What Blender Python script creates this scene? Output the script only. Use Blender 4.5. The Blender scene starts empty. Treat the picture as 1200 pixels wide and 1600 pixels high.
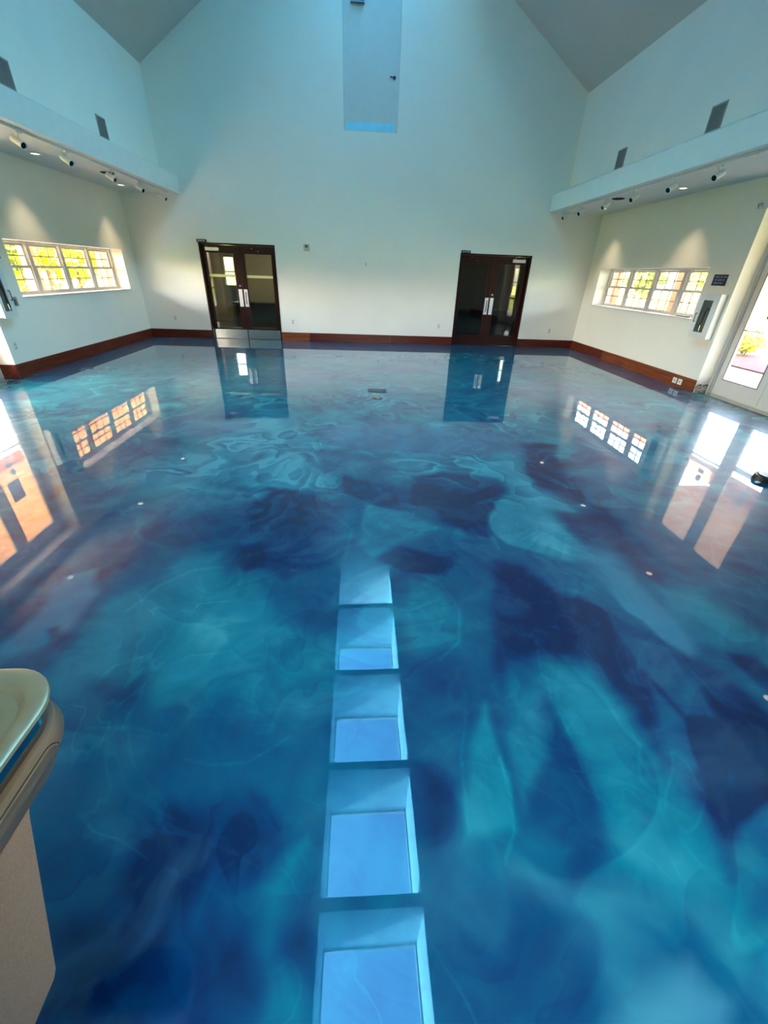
import bpy, math, random
import numpy as np
from mathutils import Vector, Matrix
C = bpy.context.scene.collection
sc = bpy.context.scene
PI = math.pi
# ------------------------------------------------------------------ camera, sky, sun, exposure
cam_d = bpy.data.cameras.new('camera'); cam = bpy.data.objects.new('camera', cam_d); C.objects.link(cam)
rt = Vector((0.99812268, -0.05158358, 0.03301896)); up = Vector((-0.00265822, 0.50212315, 0.86479204)); fw = Vector((0.06118865, 0.86325632, -0.50104338))
m3 = Matrix((rt, up, -fw)).transposed()
cam.matrix_world = Matrix.Translation((-0.2482, 0, 1.7)) @ m3.to_4x4()
cam_d.sensor_fit = 'HORIZONTAL'; cam_d.sensor_width = 36; cam_d.lens = 36 * 644.5 / 1200
cam_d.clip_start = 0.02; cam_d.clip_end = 300
sc.camera = cam
w = bpy.data.worlds.new('world'); sc.world = w; w.use_nodes = True
nt = w.node_tree; bg = nt.nodes['Background']
sky = nt.nodes.new('ShaderNodeTexSky'); sky.sky_type = 'NISHITA'; sky.sun_disc = False
sky.sun_elevation = math.radians(42); sky.sun_rotation = math.radians(-100); sky.air_density = 1.2; sky.dust_density = 3.0
wb = nt.nodes.new('ShaderNodeMix'); wb.data_type = 'RGBA'; wb.blend_type = 'MULTIPLY'; wb.inputs['Factor'].default_value = 1; wb.inputs['B'].default_value = (1.09, .985, .94, 1)   # hazy daylight
nt.links.new(sky.outputs[0], wb.inputs['A']); nt.links.new(wb.outputs['Result'], bg.inputs[0]); bg.inputs[1].default_value = 5.0
sun_d = bpy.data.lights.new('sun', 'SUN'); sun = bpy.data.objects.new('sun', sun_d); C.objects.link(sun)
sun_d.energy = 75; sun_d.angle = 0.009; sun_d.color = (1, .95, .88)
# light travels towards +x (and a little +y): the sun stands on the left
sdir = Vector((math.cos(math.radians(42)) * math.cos(math.radians(10)), math.cos(math.radians(42)) * math.sin(math.radians(10)), -math.sin(math.radians(42))))
sun.rotation_euler = sdir.to_track_quat('-Z', 'Y').to_euler()
sc.view_settings.view_transform = 'Standard'; sc.view_settings.look = 'None'
sc.view_settings.gamma = 1; sc.view_settings.use_curve_mapping = False
sc.view_settings.exposure = 0.5
sc.cycles.max_bounces = 10; sc.cycles.diffuse_bounces = 6; sc.cycles.glossy_bounces = 5
sc.cycles.transparent_max_bounces = 16; sc.cycles.sample_clamp_indirect = 6; sc.cycles.use_adaptive_sampling = False
sc.cycles.caustics_reflective = False; sc.cycles.caustics_refractive = False
sc.cycles.use_denoising = True; sc.cycles.denoising_prefilter = 'ACCURATE'
def portal(loc, rot, sx, sy):
    d = bpy.data.lights.new('portal', 'AREA'); d.shape = 'RECTANGLE'; d.size = sx; d.size_y = sy
    d.cycles.is_portal = True
    o = bpy.data.objects.new('portal', d); C.objects.link(o); o.location = loc; o.rotation_euler = rot

# ------------------------------------------------------------------ measures (metres)
D = 12.337; XW = 5.827; XF = 4.442; XU = 4.82
ZS = 3.138; ZF = 3.464; ZL = 3.627; ZE = 5.30; ZR = 7.9; XS = 0.92; ZG = 9.78; Y0 = 0.15
SL = (ZR - ZE) / (XU - XS)

# ------------------------------------------------------------------ materials
def lin(c):
    return tuple((x / 255 / 12.92) if x / 255 <= .04045 else ((x / 255 + .055) / 1.055) ** 2.4 for x in c)
MATS = {}
def mat(name, col, rough=.6, metal=0, var=.06, scale=6, bump=0, bscale=60, spec=.5, coat=0):
    if name in MATS: return MATS[name]
    m = bpy.data.materials.new(name); m.use_nodes = True; t = m.node_tree; b = t.nodes['Principled BSDF']
    b.inputs['Roughness'].default_value = rough; b.inputs['Metallic'].default_value = metal
    b.inputs['Specular IOR Level'].default_value = spec; b.inputs['Coat Weight'].default_value = coat
    tc = t.nodes.new('ShaderNodeTexCoord')
    n = t.nodes.new('ShaderNodeTexNoise'); n.inputs['Scale'].default_value = scale; n.inputs['Detail'].default_value = 4
    t.links.new(tc.outputs['Object'], n.inputs['Vector'])
    r = t.nodes.new('ShaderNodeValToRGB'); c = lin(col)
    r.color_ramp.elements[0].position = .3; r.color_ramp.elements[1].position = .7
    r.color_ramp.elements[0].color = (*[x * (1 - var) for x in c], 1); r.color_ramp.elements[1].color = (*[min(1, x * (1 + var)) for x in c], 1)
    t.links.new(n.outputs[0], r.inputs[0]); t.links.new(r.outputs[0], b.inputs['Base Color'])
    if bump:
        n2 = t.nodes.new('ShaderNodeTexNoise'); n2.inputs['Scale'].default_value = bscale; t.links.new(tc.outputs['Object'], n2.inputs['Vector'])
        bp = t.nodes.new('ShaderNodeBump'); bp.inputs['Strength'].default_value = bump; bp.inputs['Distance'].default_value = .01
        t.links.new(n2.outputs[0], bp.inputs['Height']); t.links.new(bp.outputs[0], b.inputs['Normal'])
    MATS[name] = m; return m
def wood(name, c1, c2, axis=0, rough=.35):
    if name in MATS: return MATS[name]
    m = bpy.data.materials.new(name); m.use_nodes = True; t = m.node_tree; b = t.nodes['Principled BSDF']; b.inputs['Roughness'].default_value = rough
    tc = t.nodes.new('ShaderNodeTexCoord'); mp = t.nodes.new('ShaderNodeMapping')
    s = [14, 14, 14]; s[axis] = .9; mp.inputs['Scale'].default_value = s
    n = t.nodes.new('ShaderNodeTexNoise'); n.inputs['Scale'].default_value = 2.2; n.inputs['Detail'].default_value = 6; n.inputs['Distortion'].default_value = .6
    r = t.nodes.new('ShaderNodeValToRGB'); r.color_ramp.elements[0].position = .32; r.color_ramp.elements[1].position = .68
    r.color_ramp.elements[0].color = (*lin(c1), 1); r.color_ramp.elements[1].color = (*lin(c2), 1)
    t.links.new(tc.outputs['Object'], mp.inputs[0]); t.links.new(mp.outputs[0], n.inputs['Vector']); t.links.new(n.outputs[0], r.inputs[0]); t.links.new(r.outputs[0], b.inputs['Base Color'])
    b.inputs['Specular IOR Level'].default_value = .22
    MATS[name] = m; return m
def glass(name, tint, ior=1.45, rough=0.0, refl=1.0):
    if name in MATS: return MATS[name]
    m = bpy.data.materials.new(name); m.use_nodes = True; t = m.node_tree; t.nodes.clear()
    o = t.nodes.new('ShaderNodeOutputMaterial'); mx = t.nodes.new('ShaderNodeMixShader'); tr = t.nodes.new('ShaderNodeBsdfTransparent'); g = t.nodes.new('ShaderNodeBsdfGlossy')
    f = t.nodes.new('ShaderNodeFresnel'); 
    ge = t.nodes.new('ShaderNodeNewGeometry'); mr = t.nodes.new('ShaderNodeMapRange'); mr.inputs['To Min'].default_value = ior; mr.inputs['To Max'].default_value = 1/ior
    t.links.new(ge.outputs['Backfacing'], mr.inputs['Value']); t.links.new(mr.outputs[0], f.inputs[0])
    tr.inputs[0].default_value = (*tint, 1); g.inputs['Roughness'].default_value = rough; g.inputs[0].default_value = (refl, refl, refl, 1)
    t.links.new(f.outputs[0], mx.inputs[0]); t.links.new(tr.outputs[0], mx.inputs[1]); t.links.new(g.outputs[0], mx.inputs[2]); t.links.new(mx.outputs[0], o.inputs[0])
    MATS[name] = m; return m
def emit(name, col, s):
    if name in MATS: return MATS[name]
    m = bpy.data.materials.new(name); m.use_nodes = True; t = m.node_tree; t.nodes.clear()
    o = t.nodes.new('ShaderNodeOutputMaterial'); e = t.nodes.new('ShaderNodeEmission'); e.inputs[0].default_value = (*col, 1); e.inputs[1].default_value = s * 16
    t.links.new(e.outputs[0], o.inputs[0]); MATS[name] = m; return m
WALL = mat('wall_paint', (232, 229, 219), .5, var=.02, scale=1.5, bump=.05, bscale=120, spec=.35)
CEIL = mat('ceiling_paint', (206, 202, 196), .8, var=.02, scale=1.5)
TRIM = mat('soffit_paint', (220, 220, 214), .6, var=.02)
WHITE = mat('white_metal', (222, 222, 218), .35, var=.01)
FRAME = mat('window_frame_paint', (206, 204, 200), .45, var=.02)
PLASTIC = mat('white_plastic', (215, 215, 208), .4, var=.01)
DARK = mat('black_plastic', (18, 18, 20), .4)
LENS = mat('dark_lens', (8, 8, 9), .15)
STEEL = mat('brushed_steel', (206, 202, 194), .16, 1, var=.05, scale=20)
PLATE = mat('satin_plate', (225, 222, 220), .4, .25, var=.03)
MAHOG = wood('mahogany', (24, 4, 3), (50, 11, 8), 2, .32)
BASEA = wood('baseboard_dark', (58, 20, 14), (92, 36, 24), 0)
BASEB = wood('baseboard_light', (96, 52, 30), (142, 78, 44), 0)
BASEC = wood('baseboard_dark_side', (70, 26, 16), (108, 46, 28), 1)
BASED = wood('baseboard_light_side', (92, 46, 26), (136, 72, 40), 1)
GLASS = glass('window_glass', (.97, .98, .97))
DGLASS = glass('door_glass', (.62, .64, .56))
DGLASSB = glass('door_glass_dark', (.34, .35, .32))  # darker tint puts the dimness of the right lobby into the glass
SKYGL = glass('skylight_glass', (.33, .62, .74))
VENT = mat('vent_grey', (150, 150, 150), .6, var=.05)
NAVY = mat('navy_plastic', (22, 28, 62), .4, var=.03)
PORCH = wood('porch_plank_stain', (226, 160, 108), (244, 186, 134), 1, .6)
PORCHR = wood('porch_plank_pale', (226, 176, 150), (244, 202, 178), 1, .6)
POST = mat('post_stain', (150, 84, 52), .7, var=.08)
CONC = mat('concrete', (205, 202, 194), .9, var=.05, scale=3)
MULCH = mat('mulch', (84, 50, 36), .95, var=.3, scale=30)
LAWN = mat('lawn', (128, 132, 6), .95, var=.15, scale=2)
LEAFA = mat('leaves_bright', (160, 154, 12), .8, var=.2, scale=3)
LEAFB = mat('leaves_green', (122, 128, 26), .8, var=.2, scale=3)
BARK = mat('bark', (96, 76, 58), .9, var=.2, scale=20)

# ------------------------------------------------------------------ mesh helpers
class MB:
    def __init__(s): s.v = []; s.f = []
    def add(s, vs, fs):
        k = len(s.v); s.v += [tuple(p) for p in vs]; s.f += [tuple(i + k for i in f) for f in fs]; return s
    def box(s, x0, x1, y0, y1, z0, z1):
        x0, x1 = min(x0, x1), max(x0, x1); y0, y1 = min(y0, y1), max(y0, y1); z0, z1 = min(z0, z1), max(z0, z1)
        return s.add([(x0,y0,z0),(x1,y0,z0),(x1,y1,z0),(x0,y1,z0),(x0,y0,z1),(x1,y0,z1),(x1,y1,z1),(x0,y1,z1)],
                     [(0,3,2,1),(4,5,6,7),(0,1,5,4),(1,2,6,5),(2,3,7,6),(3,0,4,7)])
    def prism(s, prof, axis, a, b):
        # prof: list of 2-D points, extruded along axis ('y': prof = x,z ; 'x': prof = y,z ; 'z': prof = x,y)
        def P(p, t):
            return (p[0], t, p[1]) if axis == 'y' else ((t, p[0], p[1]) if axis == 'x' else (p[0], p[1], t))
        n = len(prof); vs = [P(p, a) for p in prof] + [P(p, b) for p in prof]
        fs = [(i, (i + 1) % n, n + (i + 1) % n, n + i) for i in range(n)] + [tuple(range(n - 1, -1, -1)), tuple(range(n, 2 * n))]
        return s.add(vs, fs)
    def cyl(s, p, q, r0, r1=None, n=20, cap=True):
        r1 = r0 if r1 is None else r1; p = Vector(p); q = Vector(q); d = (q - p).normalized()
        a = d.orthogonal().normalized(); b = d.cross(a)
        vs = [p + (a * math.cos(2*PI*i/n) + b * math.sin(2*PI*i/n)) * r0 for i in range(n)] + [q + (a * math.cos(2*PI*i/n) + b * math.sin(2*PI*i/n)) * r1 for i in range(n)]
        fs = [(i, (i + 1) % n, n + (i + 1) % n, n + i) for i in range(n)]
        if cap: fs += [tuple(range(n - 1, -1, -1)), tuple(range(n, 2 * n))]
        return s.add(vs, fs)
    def tube(s, pts, r, n=10):
        for a, b in zip(pts, pts[1:]): s.cyl(a, b, r, r, n)
        return s
    def loft(s, loops, cap0=True, cap1=True):
        n = len(loops[0]); vs = [p for l in loops for p in l]; fs = []
        for k in range(len(loops) - 1):
            for i in range(n): fs.append((k*n+i, k*n+(i+1)%n, (k+1)*n+(i+1)%n, (k+1)*n+i))
        if cap0: fs.append(tuple(range(n - 1, -1, -1)))
        if cap1: fs.append(tuple((len(loops)-1)*n + i for i in range(n)))
        return s.add(vs, fs)
    def sphere(s, c, r, n=10, m=6, sc=(1, 1, 1)):
        loops = []
        for k in range(1, m):
            a = PI * k / m; loops.append([(c[0] + r*sc[0]*math.sin(a)*math.cos(2*PI*i/n), c[1] + r*sc[1]*math.sin(a)*math.sin(2*PI*i/n), c[2] - r*sc[2]*math.cos(a)) for i in range(n)])
        return s.loft(loops)
    def build(s, name, m, parent=None, smooth=False, bevel=0):
        me = bpy.data.meshes.new(name); o0 = None
        org = Vector((0, 0, 0))
        me.from_pydata(s.v, [], s.f); me.materials.append(m)
        import bmesh
        bm = bmesh.new(); bm.from_mesh(me)
        bmesh.ops.recalc_face_normals(bm, faces=bm.faces)
        if bevel: bmesh.ops.bevel(bm, geom=bm.edges[:], offset=bevel, segments=2, profile=.6, affect='EDGES')
        bm.to_mesh(me); bm.free()
        if smooth:
            me.polygons.foreach_set('use_smooth', [True] * len(me.polygons))
            me.set_sharp_from_angle(angle=math.radians(40))
        me.update()
        o = bpy.data.objects.new(name, me); C.objects.link(o)
        if parent is not None:
            o.parent = parent
            pl = Vector(parent['_org']) if '_org' in parent else Vector((0, 0, 0))
            if pl.length: me.transform(Matrix.Translation(-pl))
            o['_org'] = tuple(pl)
        return o
def thing(name, label, cat, loc=(0, 0, 0), group=None):
    # the Empty at the thing's base; parts are built in room coordinates and shifted into its frame
    o = bpy.data.objects.new(name, None); C.objects.link(o); o.location = loc; o['_org'] = tuple(loc)
    o['label'] = label; o['category'] = cat
    if group: o['group'] = group
    return o
def tag(o, label, cat, group=None):
    o['label'] = label; o['category'] = cat
    if group: o['group'] = group
    return o
def struct(o, label=None, cat=None):
    o['kind'] = 'structure'
    if label: o['label'] = label
    if cat: o['category'] = cat
    return o
def sroot(name, label, cat, loc=(0, 0, 0)):
    o = bpy.data.objects.new(name, None); C.objects.link(o); o.location = loc; o['_org'] = tuple(loc)
    return struct(o, label, cat)
def copy_tree(o, parent=None):
    c = o.copy(); C.objects.link(c); c.parent = parent
    for ch in [x for x in o.children]: copy_tree(ch, c)
    return c
DL = 3.2
# ------------------------------------------------------------------ floor: poured marbled epoxy
# pigment lay-out in metres on the floor: (depth of blue 0..1, pearl 0..1 or None, softness, outline)
REG=[
(0.64, 0.1, 0.25, [(-5.336, 6.159), (-4.53, 9.29), (2.03, 11.124), (5.026, 10.636), (4.973, 6.166), (4.967, 4.746), (3.792, 3.454), (0.635, 3.691), (-1.731, 3.374), (-3.335, 3.351)]),
(0.42, 0.15, 0.25, [(-3.59, 4.242), (-2.988, 4.452), (-2.525, 5.701), (-1.503, 5.765), (-1.844, 4.299), (-1.951, 3.371), (-1.755, 2.638), (-2.247, 2.475)]),
(0.82, None, 0.2, [(-2.237, 4.021), (-2.033, 4.924), (-1.238, 5.211), (-0.712, 4.752), (-0.452, 3.985), (-0.51, 3.328), (-0.96, 3.142), (-1.453, 3.378), (-1.626, 2.921), (-2.116, 3.021), (-2.393, 3.494)]),
(0.6, 0.15, 0.18, [(-2.119, 2.398), (-1.966, 3.022), (-1.565, 3.376), (-1.036, 3.259), (-1.397, 2.822), (-1.73, 2.473), (-1.889, 2.121)]),
(0.22, None, 0.12, [(-2.317, 1.922), (-2.199, 2.255), (-1.917, 2.596), (-1.477, 2.921), (-0.73, 3.032), (-0.395, 2.638), (-0.421, 2.241), (-0.735, 2.077), (-0.93, 2.245), (-1.039, 2.177), (-1.29, 2.471), (-1.581, 2.321), (-1.772, 2.12), (-1.944, 1.89), (-1.993, 1.647), (-2.06, 1.562)]),
(0.08, None, 0.05, [(-1.112, 2.47), (-0.933, 2.47), (-0.861, 2.21), (-0.973, 2.157), (-1.056, 2.246)]),
(0.12, None, 0.06, [(-1.059, 3.384), (-0.59, 3.264), (-0.403, 2.826), (-0.525, 2.468), (-0.753, 2.469), (-1.014, 2.638), (-1.201, 3.028)]),
(0.7, 0.2, 0.06, [(-1.4, 2.284), (-1.206, 2.333), (-1.122, 2.113), (-1.136, 1.961), (-1.314, 1.935), (-1.42, 2.116)]),
(0.66, None, 0.12, [(-1.693, 1.886), (-1.324, 2.18), (-0.902, 2.111), (-0.721, 1.765), (-0.384, 1.569), (-0.421, 1.193), (-0.606, 1.106), (-1.015, 1.275), (-1.336, 1.353), (-1.651, 1.553)]),
(0.62, 0.2, 0.05, [(-1.718, 1.363), (-1.614, 1.433), (-1.489, 1.393), (-1.581, 1.324), (-1.636, 1.275)]),
(0.5, 0.75, 0.06, [(-2.06, 1.562), (-2.019, 1.788), (-2.063, 2.092), (-1.925, 2.153), (-1.776, 1.942), (-1.765, 1.642), (-1.815, 1.516), (-2.002, 1.481)]),
(0.1, None, 0.02, [(-1.897, 1.667), (-1.851, 1.689), (-1.787, 1.599), (-1.834, 1.587)]),
(0.18, None, 0.05, [(-2.002, 1.481), (-1.846, 1.517), (-1.798, 1.643), (-1.707, 1.597), (-1.771, 1.4)]),
(0.15, None, 0.08, [(-1.485, 1.305), (-1.349, 1.318), (-1.263, 1.387), (-1.231, 1.248), (-1.298, 1.156), (-1.396, 1.189)]),
(0.36, None, 0.2, [(-1.423, 0.856), (-1.062, 0.865), (-0.976, 0.718), (-1.019, 0.551), (-1.095, 0.455), (-1.214, 0.559)]),
(0.44, 0.0, 0.15, [(-1.496, 1.133), (-1.069, 1.12), (-0.659, 0.971), (-0.463, 1.045), (-0.391, 0.819), (-0.62, 0.785), (-0.956, 0.776), (-1.377, 0.855)]),
(0.1, None, 0.08, [(-0.968, 0.699), (-0.866, 0.773), (-0.627, 0.817), (-0.495, 0.719), (-0.481, 0.56), (-0.55, 0.458), (-0.464, 0.388), (-0.504, 0.318), (-0.749, 0.265), (-1.072, 0.26), (-1.113, 0.455), (-1.004, 0.52)]),
(0.02, None, 0.06, [(-0.925, 0.698), (-0.664, 0.688), (-0.704, 0.601), (-0.889, 0.561), (-0.975, 0.58)]),
(0.01, None, 0.05, [(-0.966, 0.41), (-0.829, 0.417), (-0.82, 0.355), (-0.951, 0.35), (-1.04, 0.389)]),
(0.3, None, 0.06, [(-0.719, 0.586), (-0.526, 0.53), (-0.572, 0.473), (-0.687, 0.478), (-0.743, 0.426), (-0.768, 0.496)]),
(0.6, 0.1, 0.02, [(-0.454, 0.363), (-0.491, 0.295), (-0.491, 0.253), (-0.385, 0.248), (-0.383, 0.313)]),
(0.55, None, 0.03, [(-0.546, 0.531), (-0.484, 0.644), (-0.414, 0.697), (-0.47, 0.427), (-0.486, 0.317), (-0.536, 0.391)]),
(0.2, None, 0.03, [(-0.425, 0.511), (-0.381, 0.572), (-0.36, 0.335), (-0.417, 0.373), (-0.446, 0.387)]),
(0.5, 0.1, 0.04, [(-1.027, 4.326), (-0.537, 4.342), (0.019, 4.083), (0.251, 3.684), (0.102, 3.4), (-0.252, 3.601), (-0.623, 3.666)]),
(0.3, 0.7, 0.1, [(-0.814, 5.029), (0.088, 5.415), (0.916, 5.187), (1.827, 4.856), (1.699, 4.184), (0.995, 4.11), (0.033, 4.361), (-0.549, 4.542)]),
(0.35, 0.7, 0.08, [(-1.756, 8.437), (-0.639, 8.444), (-0.699, 7.269), (-1.438, 7.111)]),
(0.35, 0.6, 0.08, [(-0.262, 8.611), (0.883, 9.655), (1.637, 9.03), (0.745, 8.358)]),
(0.3, 0.7, 0.1, [(-2.771, 5.262), (-1.951, 5.175), (-1.375, 5.077), (-1.965, 4.7), (-2.674, 4.671)]),
(0.4, 0.5, 0.15, [(3.478, 10.418), (4.989, 10.202), (4.132, 8.664), (3.012, 8.99)]),
(0.35, 0.6, 0.12, [(2.58, 7.666), (3.453, 8.011), (3.992, 6.66), (3.046, 6.047), (2.499, 6.751)]),
(0.15, None, 0.03, [(-0.406, 3.641), (-0.252, 3.462), (0.043, 3.4), (0.183, 3.038), (-0.144, 3.014), (-0.363, 3.206)]),
(0.1, None, 0.03, [(0.239, 3.567), (0.641, 3.722), (1.133, 3.626), (1.121, 3.285), (0.6, 2.932), (0.292, 3.039)]),
(0.1, None, 0.04, [(0.448, 2.985), (0.977, 3.101), (1.003, 2.83), (0.775, 2.505), (0.626, 2.593), (0.455, 2.731)]),
(0.08, None, 0.03, [(-0.116, 2.326), (0.122, 2.466), (0.466, 2.307), (0.342, 2.13), (0.091, 2.167)]),
(0.62, 0.1, 0.03, [(-0.143, 3.036), (0.225, 2.93), (0.437, 2.638), (0.127, 2.507), (-0.117, 2.311), (-0.25, 2.467), (-0.201, 2.73)]),
(0.12, None, 0.05, [(1.746, 4.627), (2.149, 4.642), (1.957, 3.717), (2.139, 3.43), (1.931, 2.939), (1.636, 3.291), (1.487, 3.708)]),
(0.25, 0.3, 0.08, [(2.393, 4.651), (2.671, 3.893), (2.229, 3.053), (1.877, 3.051), (1.962, 3.877)]),
(0.78, 0.1, 0.06, [(0.924, 4.108), (1.486, 4.311), (1.505, 3.421), (1.648, 2.938), (1.666, 2.46), (1.591, 2.084), (1.397, 2.226), (1.223, 2.462), (1.3, 3.047), (1.133, 3.626)]),
(0.76, 0.1, 0.03, [(0.889, 2.934), (1.101, 3.222), (1.345, 3.164), (1.349, 2.637), (1.26, 2.227), (1.108, 2.303), (0.877, 2.447), (0.813, 2.637)]),
(0.15, None, 0.06, [(1.424, 2.937), (1.931, 2.939), (1.815, 2.298), (1.727, 1.953), (1.52, 1.895), (1.397, 2.226)]),
(0.6, 0.65, 0.05, [(1.374, 2.42), (1.577, 2.3), (1.584, 1.864), (1.608, 1.527), (1.479, 1.399), (1.364, 1.578), (1.313, 1.898)]),
(0.66, 0.05, 0.06, [(1.615, 2.05), (1.939, 1.889), (2.102, 1.471), (1.946, 1.306), (1.703, 1.436), (1.59, 1.527), (1.575, 1.725)]),
(0.1, None, 0.02, [(1.697, 1.427), (1.845, 1.39), (1.875, 1.232), (1.747, 1.098), (1.709, 1.274)]),
(0.1, None, 0.05, [(0.706, 2.268), (0.884, 2.194), (0.997, 1.932), (1.107, 1.901), (1.304, 1.604), (1.456, 1.441), (1.61, 1.277), (1.66, 1.007), (1.249, 0.576), (1.035, 0.506), (1.08, 0.66), (1.018, 0.815), (0.991, 1.104), (0.974, 1.331), (0.752, 1.436), (0.543, 1.421), (0.542, 1.643), (0.641, 1.907)]),
(0.0, None, 0.04, [(0.985, 1.902), (1.192, 1.785), (1.145, 1.366), (1.0, 1.12), (0.961, 1.37), (0.787, 1.478)]),
(0.0, None, 0.05, [(1.429, 1.174), (1.606, 0.951), (1.32, 0.651), (1.037, 0.549), (1.104, 0.789), (1.171, 0.993)]),
(0.32, None, 0.04, [(1.246, 1.928), (1.386, 1.676), (1.411, 1.282), (1.39, 1.045), (1.264, 1.08), (1.205, 1.325), (1.18, 1.582)]),
(0.35, None, 0.04, [(1.191, 1.251), (1.242, 1.05), (1.158, 0.859), (1.002, 0.792), (1.086, 0.996)]),
(0.08, None, 0.025, [(0.698, 2.093), (0.647, 1.741), (0.54, 1.381), (0.42, 1.185), (0.438, 1.383), (0.556, 1.796)]),
(0.72, 0.0, 0.06, [(0.702, 1.397), (0.908, 1.333), (1.015, 1.119), (0.966, 0.944), (0.925, 0.795), (0.992, 0.816), (0.985, 0.663), (0.97, 0.468), (0.665, 0.497), (0.61, 0.574), (0.674, 0.759), (0.662, 1.009), (0.636, 1.23)]),
(0.55, 0.0, 0.08, [(0.907, 0.893), (0.986, 0.77), (0.997, 0.586), (0.869, 0.538), (0.795, 0.671)]),
(0.3, None, 0.02, [(0.628, 1.248), (0.663, 0.981), (0.662, 0.738), (0.604, 0.575), (0.476, 0.55), (0.353, 0.63), (0.42, 0.884)]),
(0.62, 0.05, 0.05, [(0.513, 1.381), (0.621, 1.23), (0.545, 0.931), (0.372, 0.748), (0.385, 0.936), (0.42, 1.136)]),
(0.62, 0.0, 0.03, [(0.104, 2.1), (0.277, 2.002), (0.345, 1.747), (0.282, 1.533), (0.141, 1.41), (0.062, 1.432), (0.047, 1.752)]),
(0.25, None, 0.05, [(0.009, 1.394), (0.226, 1.512), (0.441, 1.307), (0.42, 1.136), (0.305, 0.939), (0.266, 1.11), (0.139, 1.21)]),
(0.7, 0.1, 0.025, [(0.238, 1.051), (0.341, 1.171), (0.334, 0.992), (0.36, 0.862), (0.327, 0.688), (0.224, 0.653), (0.107, 0.639), (0.125, 0.779)]),
(0.15, None, 0.03, [(-0.038, 0.95), (0.085, 0.896), (0.073, 0.698), (0.022, 0.539), (-0.028, 0.626), (-0.032, 0.784)]),
(0.48, None, 0.03, [(0.017, 0.508), (0.149, 0.629), (0.374, 0.687), (0.51, 0.624), (0.402, 0.532), (0.173, 0.549), (0.048, 0.506)]),
(0.58, 0.35, 0.06, [(0.271, 0.588), (0.424, 0.531), (0.603, 0.54), (0.681, 0.488), (0.77, 0.461), (0.71, 0.404), (0.539, 0.426), (0.4, 0.476)]),
(0.54, 0.3, 0.06, [(0.739, 0.447), (0.927, 0.47), (0.947, 0.38), (0.84, 0.257), (0.817, 0.358)]),
(0.35, None, 0.07, [(0.002, 0.54), (0.252, 0.53), (0.387, 0.447), (0.439, 0.348), (0.455, 0.274), (0.376, 0.192), (-0.067, 0.213)]),
(0.5, 0.55, 0.04, [(0.437, 0.241), (0.658, 0.301), (0.731, 0.322), (0.741, 0.261), (0.803, 0.235), (0.742, 0.174), (0.376, 0.192)]),
(0.3, None, 0.05, [(1.033, 0.465), (1.154, 0.476), (0.86, 0.169), (0.751, 0.174)]),
(0.55, 0.1, 0.03, [(1.152, 0.657), (1.398, 0.733), (1.154, 0.476), (1.033, 0.465), (1.051, 0.566)]),
]
LIN=[
([(0.094, 2.201), (0.288, 2.065), (0.358, 1.772), (0.297, 1.554), (0.177, 1.429)], 0.006, 1),
([(-1.096, 4.324), (-0.767, 4.534), (-0.254, 4.352), (0.136, 3.835), (0.281, 3.403)], 0.02, 0.7),
([(-1.285, 3.381), (-1.037, 3.586), (-0.596, 3.326), (-0.251, 3.148)], 0.02, 0.6),
([(-0.73, 3.032), (-0.511, 2.926), (-0.299, 2.638), (-0.338, 2.313)], 0.012, 0.7),
([(0.927, 2.934), (0.788, 2.637), (0.809, 2.382)], 0.012, 0.9),
([(0.331, 0.938), (0.345, 0.816), (0.316, 0.689), (0.252, 0.597)], 0.006, 0.9),
([(0.23, 1.142), (0.159, 0.944), (0.146, 0.8), (0.138, 0.676)], 0.006, 0.8),
([(0.696, 1.338), (0.66, 1.195), (0.677, 0.981), (0.674, 0.759)], 0.004, 0.6),
([(-1.401, 1.102), (-1.219, 1.102), (-1.046, 1.063)], 0.008, 0.6),
([(-0.93, 0.955), (-0.801, 0.938), (-0.679, 0.946), (-0.543, 1.047)], 0.006, 0.7),
([(-1.536, 1.779), (-1.461, 2.024), (-1.324, 2.18), (-1.13, 2.212)], 0.012, 0.7),
([(-1.475, 1.339), (-1.432, 1.429), (-1.282, 1.504)], 0.008, 0.6),
([(-0.016, 3.399), (0.332, 3.339), (0.718, 3.477), (1.132, 3.415)], 0.015, 0.6),
([(1.397, 2.226), (1.386, 1.676), (1.45, 1.244), (1.483, 1.013)], 0.006, 0.8),
([(1.016, 2.303), (1.18, 2.055), (1.34, 1.729)], 0.008, 0.5),
([(1.176, 1.448), (1.127, 1.252), (1.115, 1.085)], 0.004, 0.5),
([(0.726, 1.545), (0.665, 1.301)], 0.004, 0.8),
([(-0.971, 1.147), (-0.702, 1.169), (-0.363, 1.191)], 0.006, 0.3),
]

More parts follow.
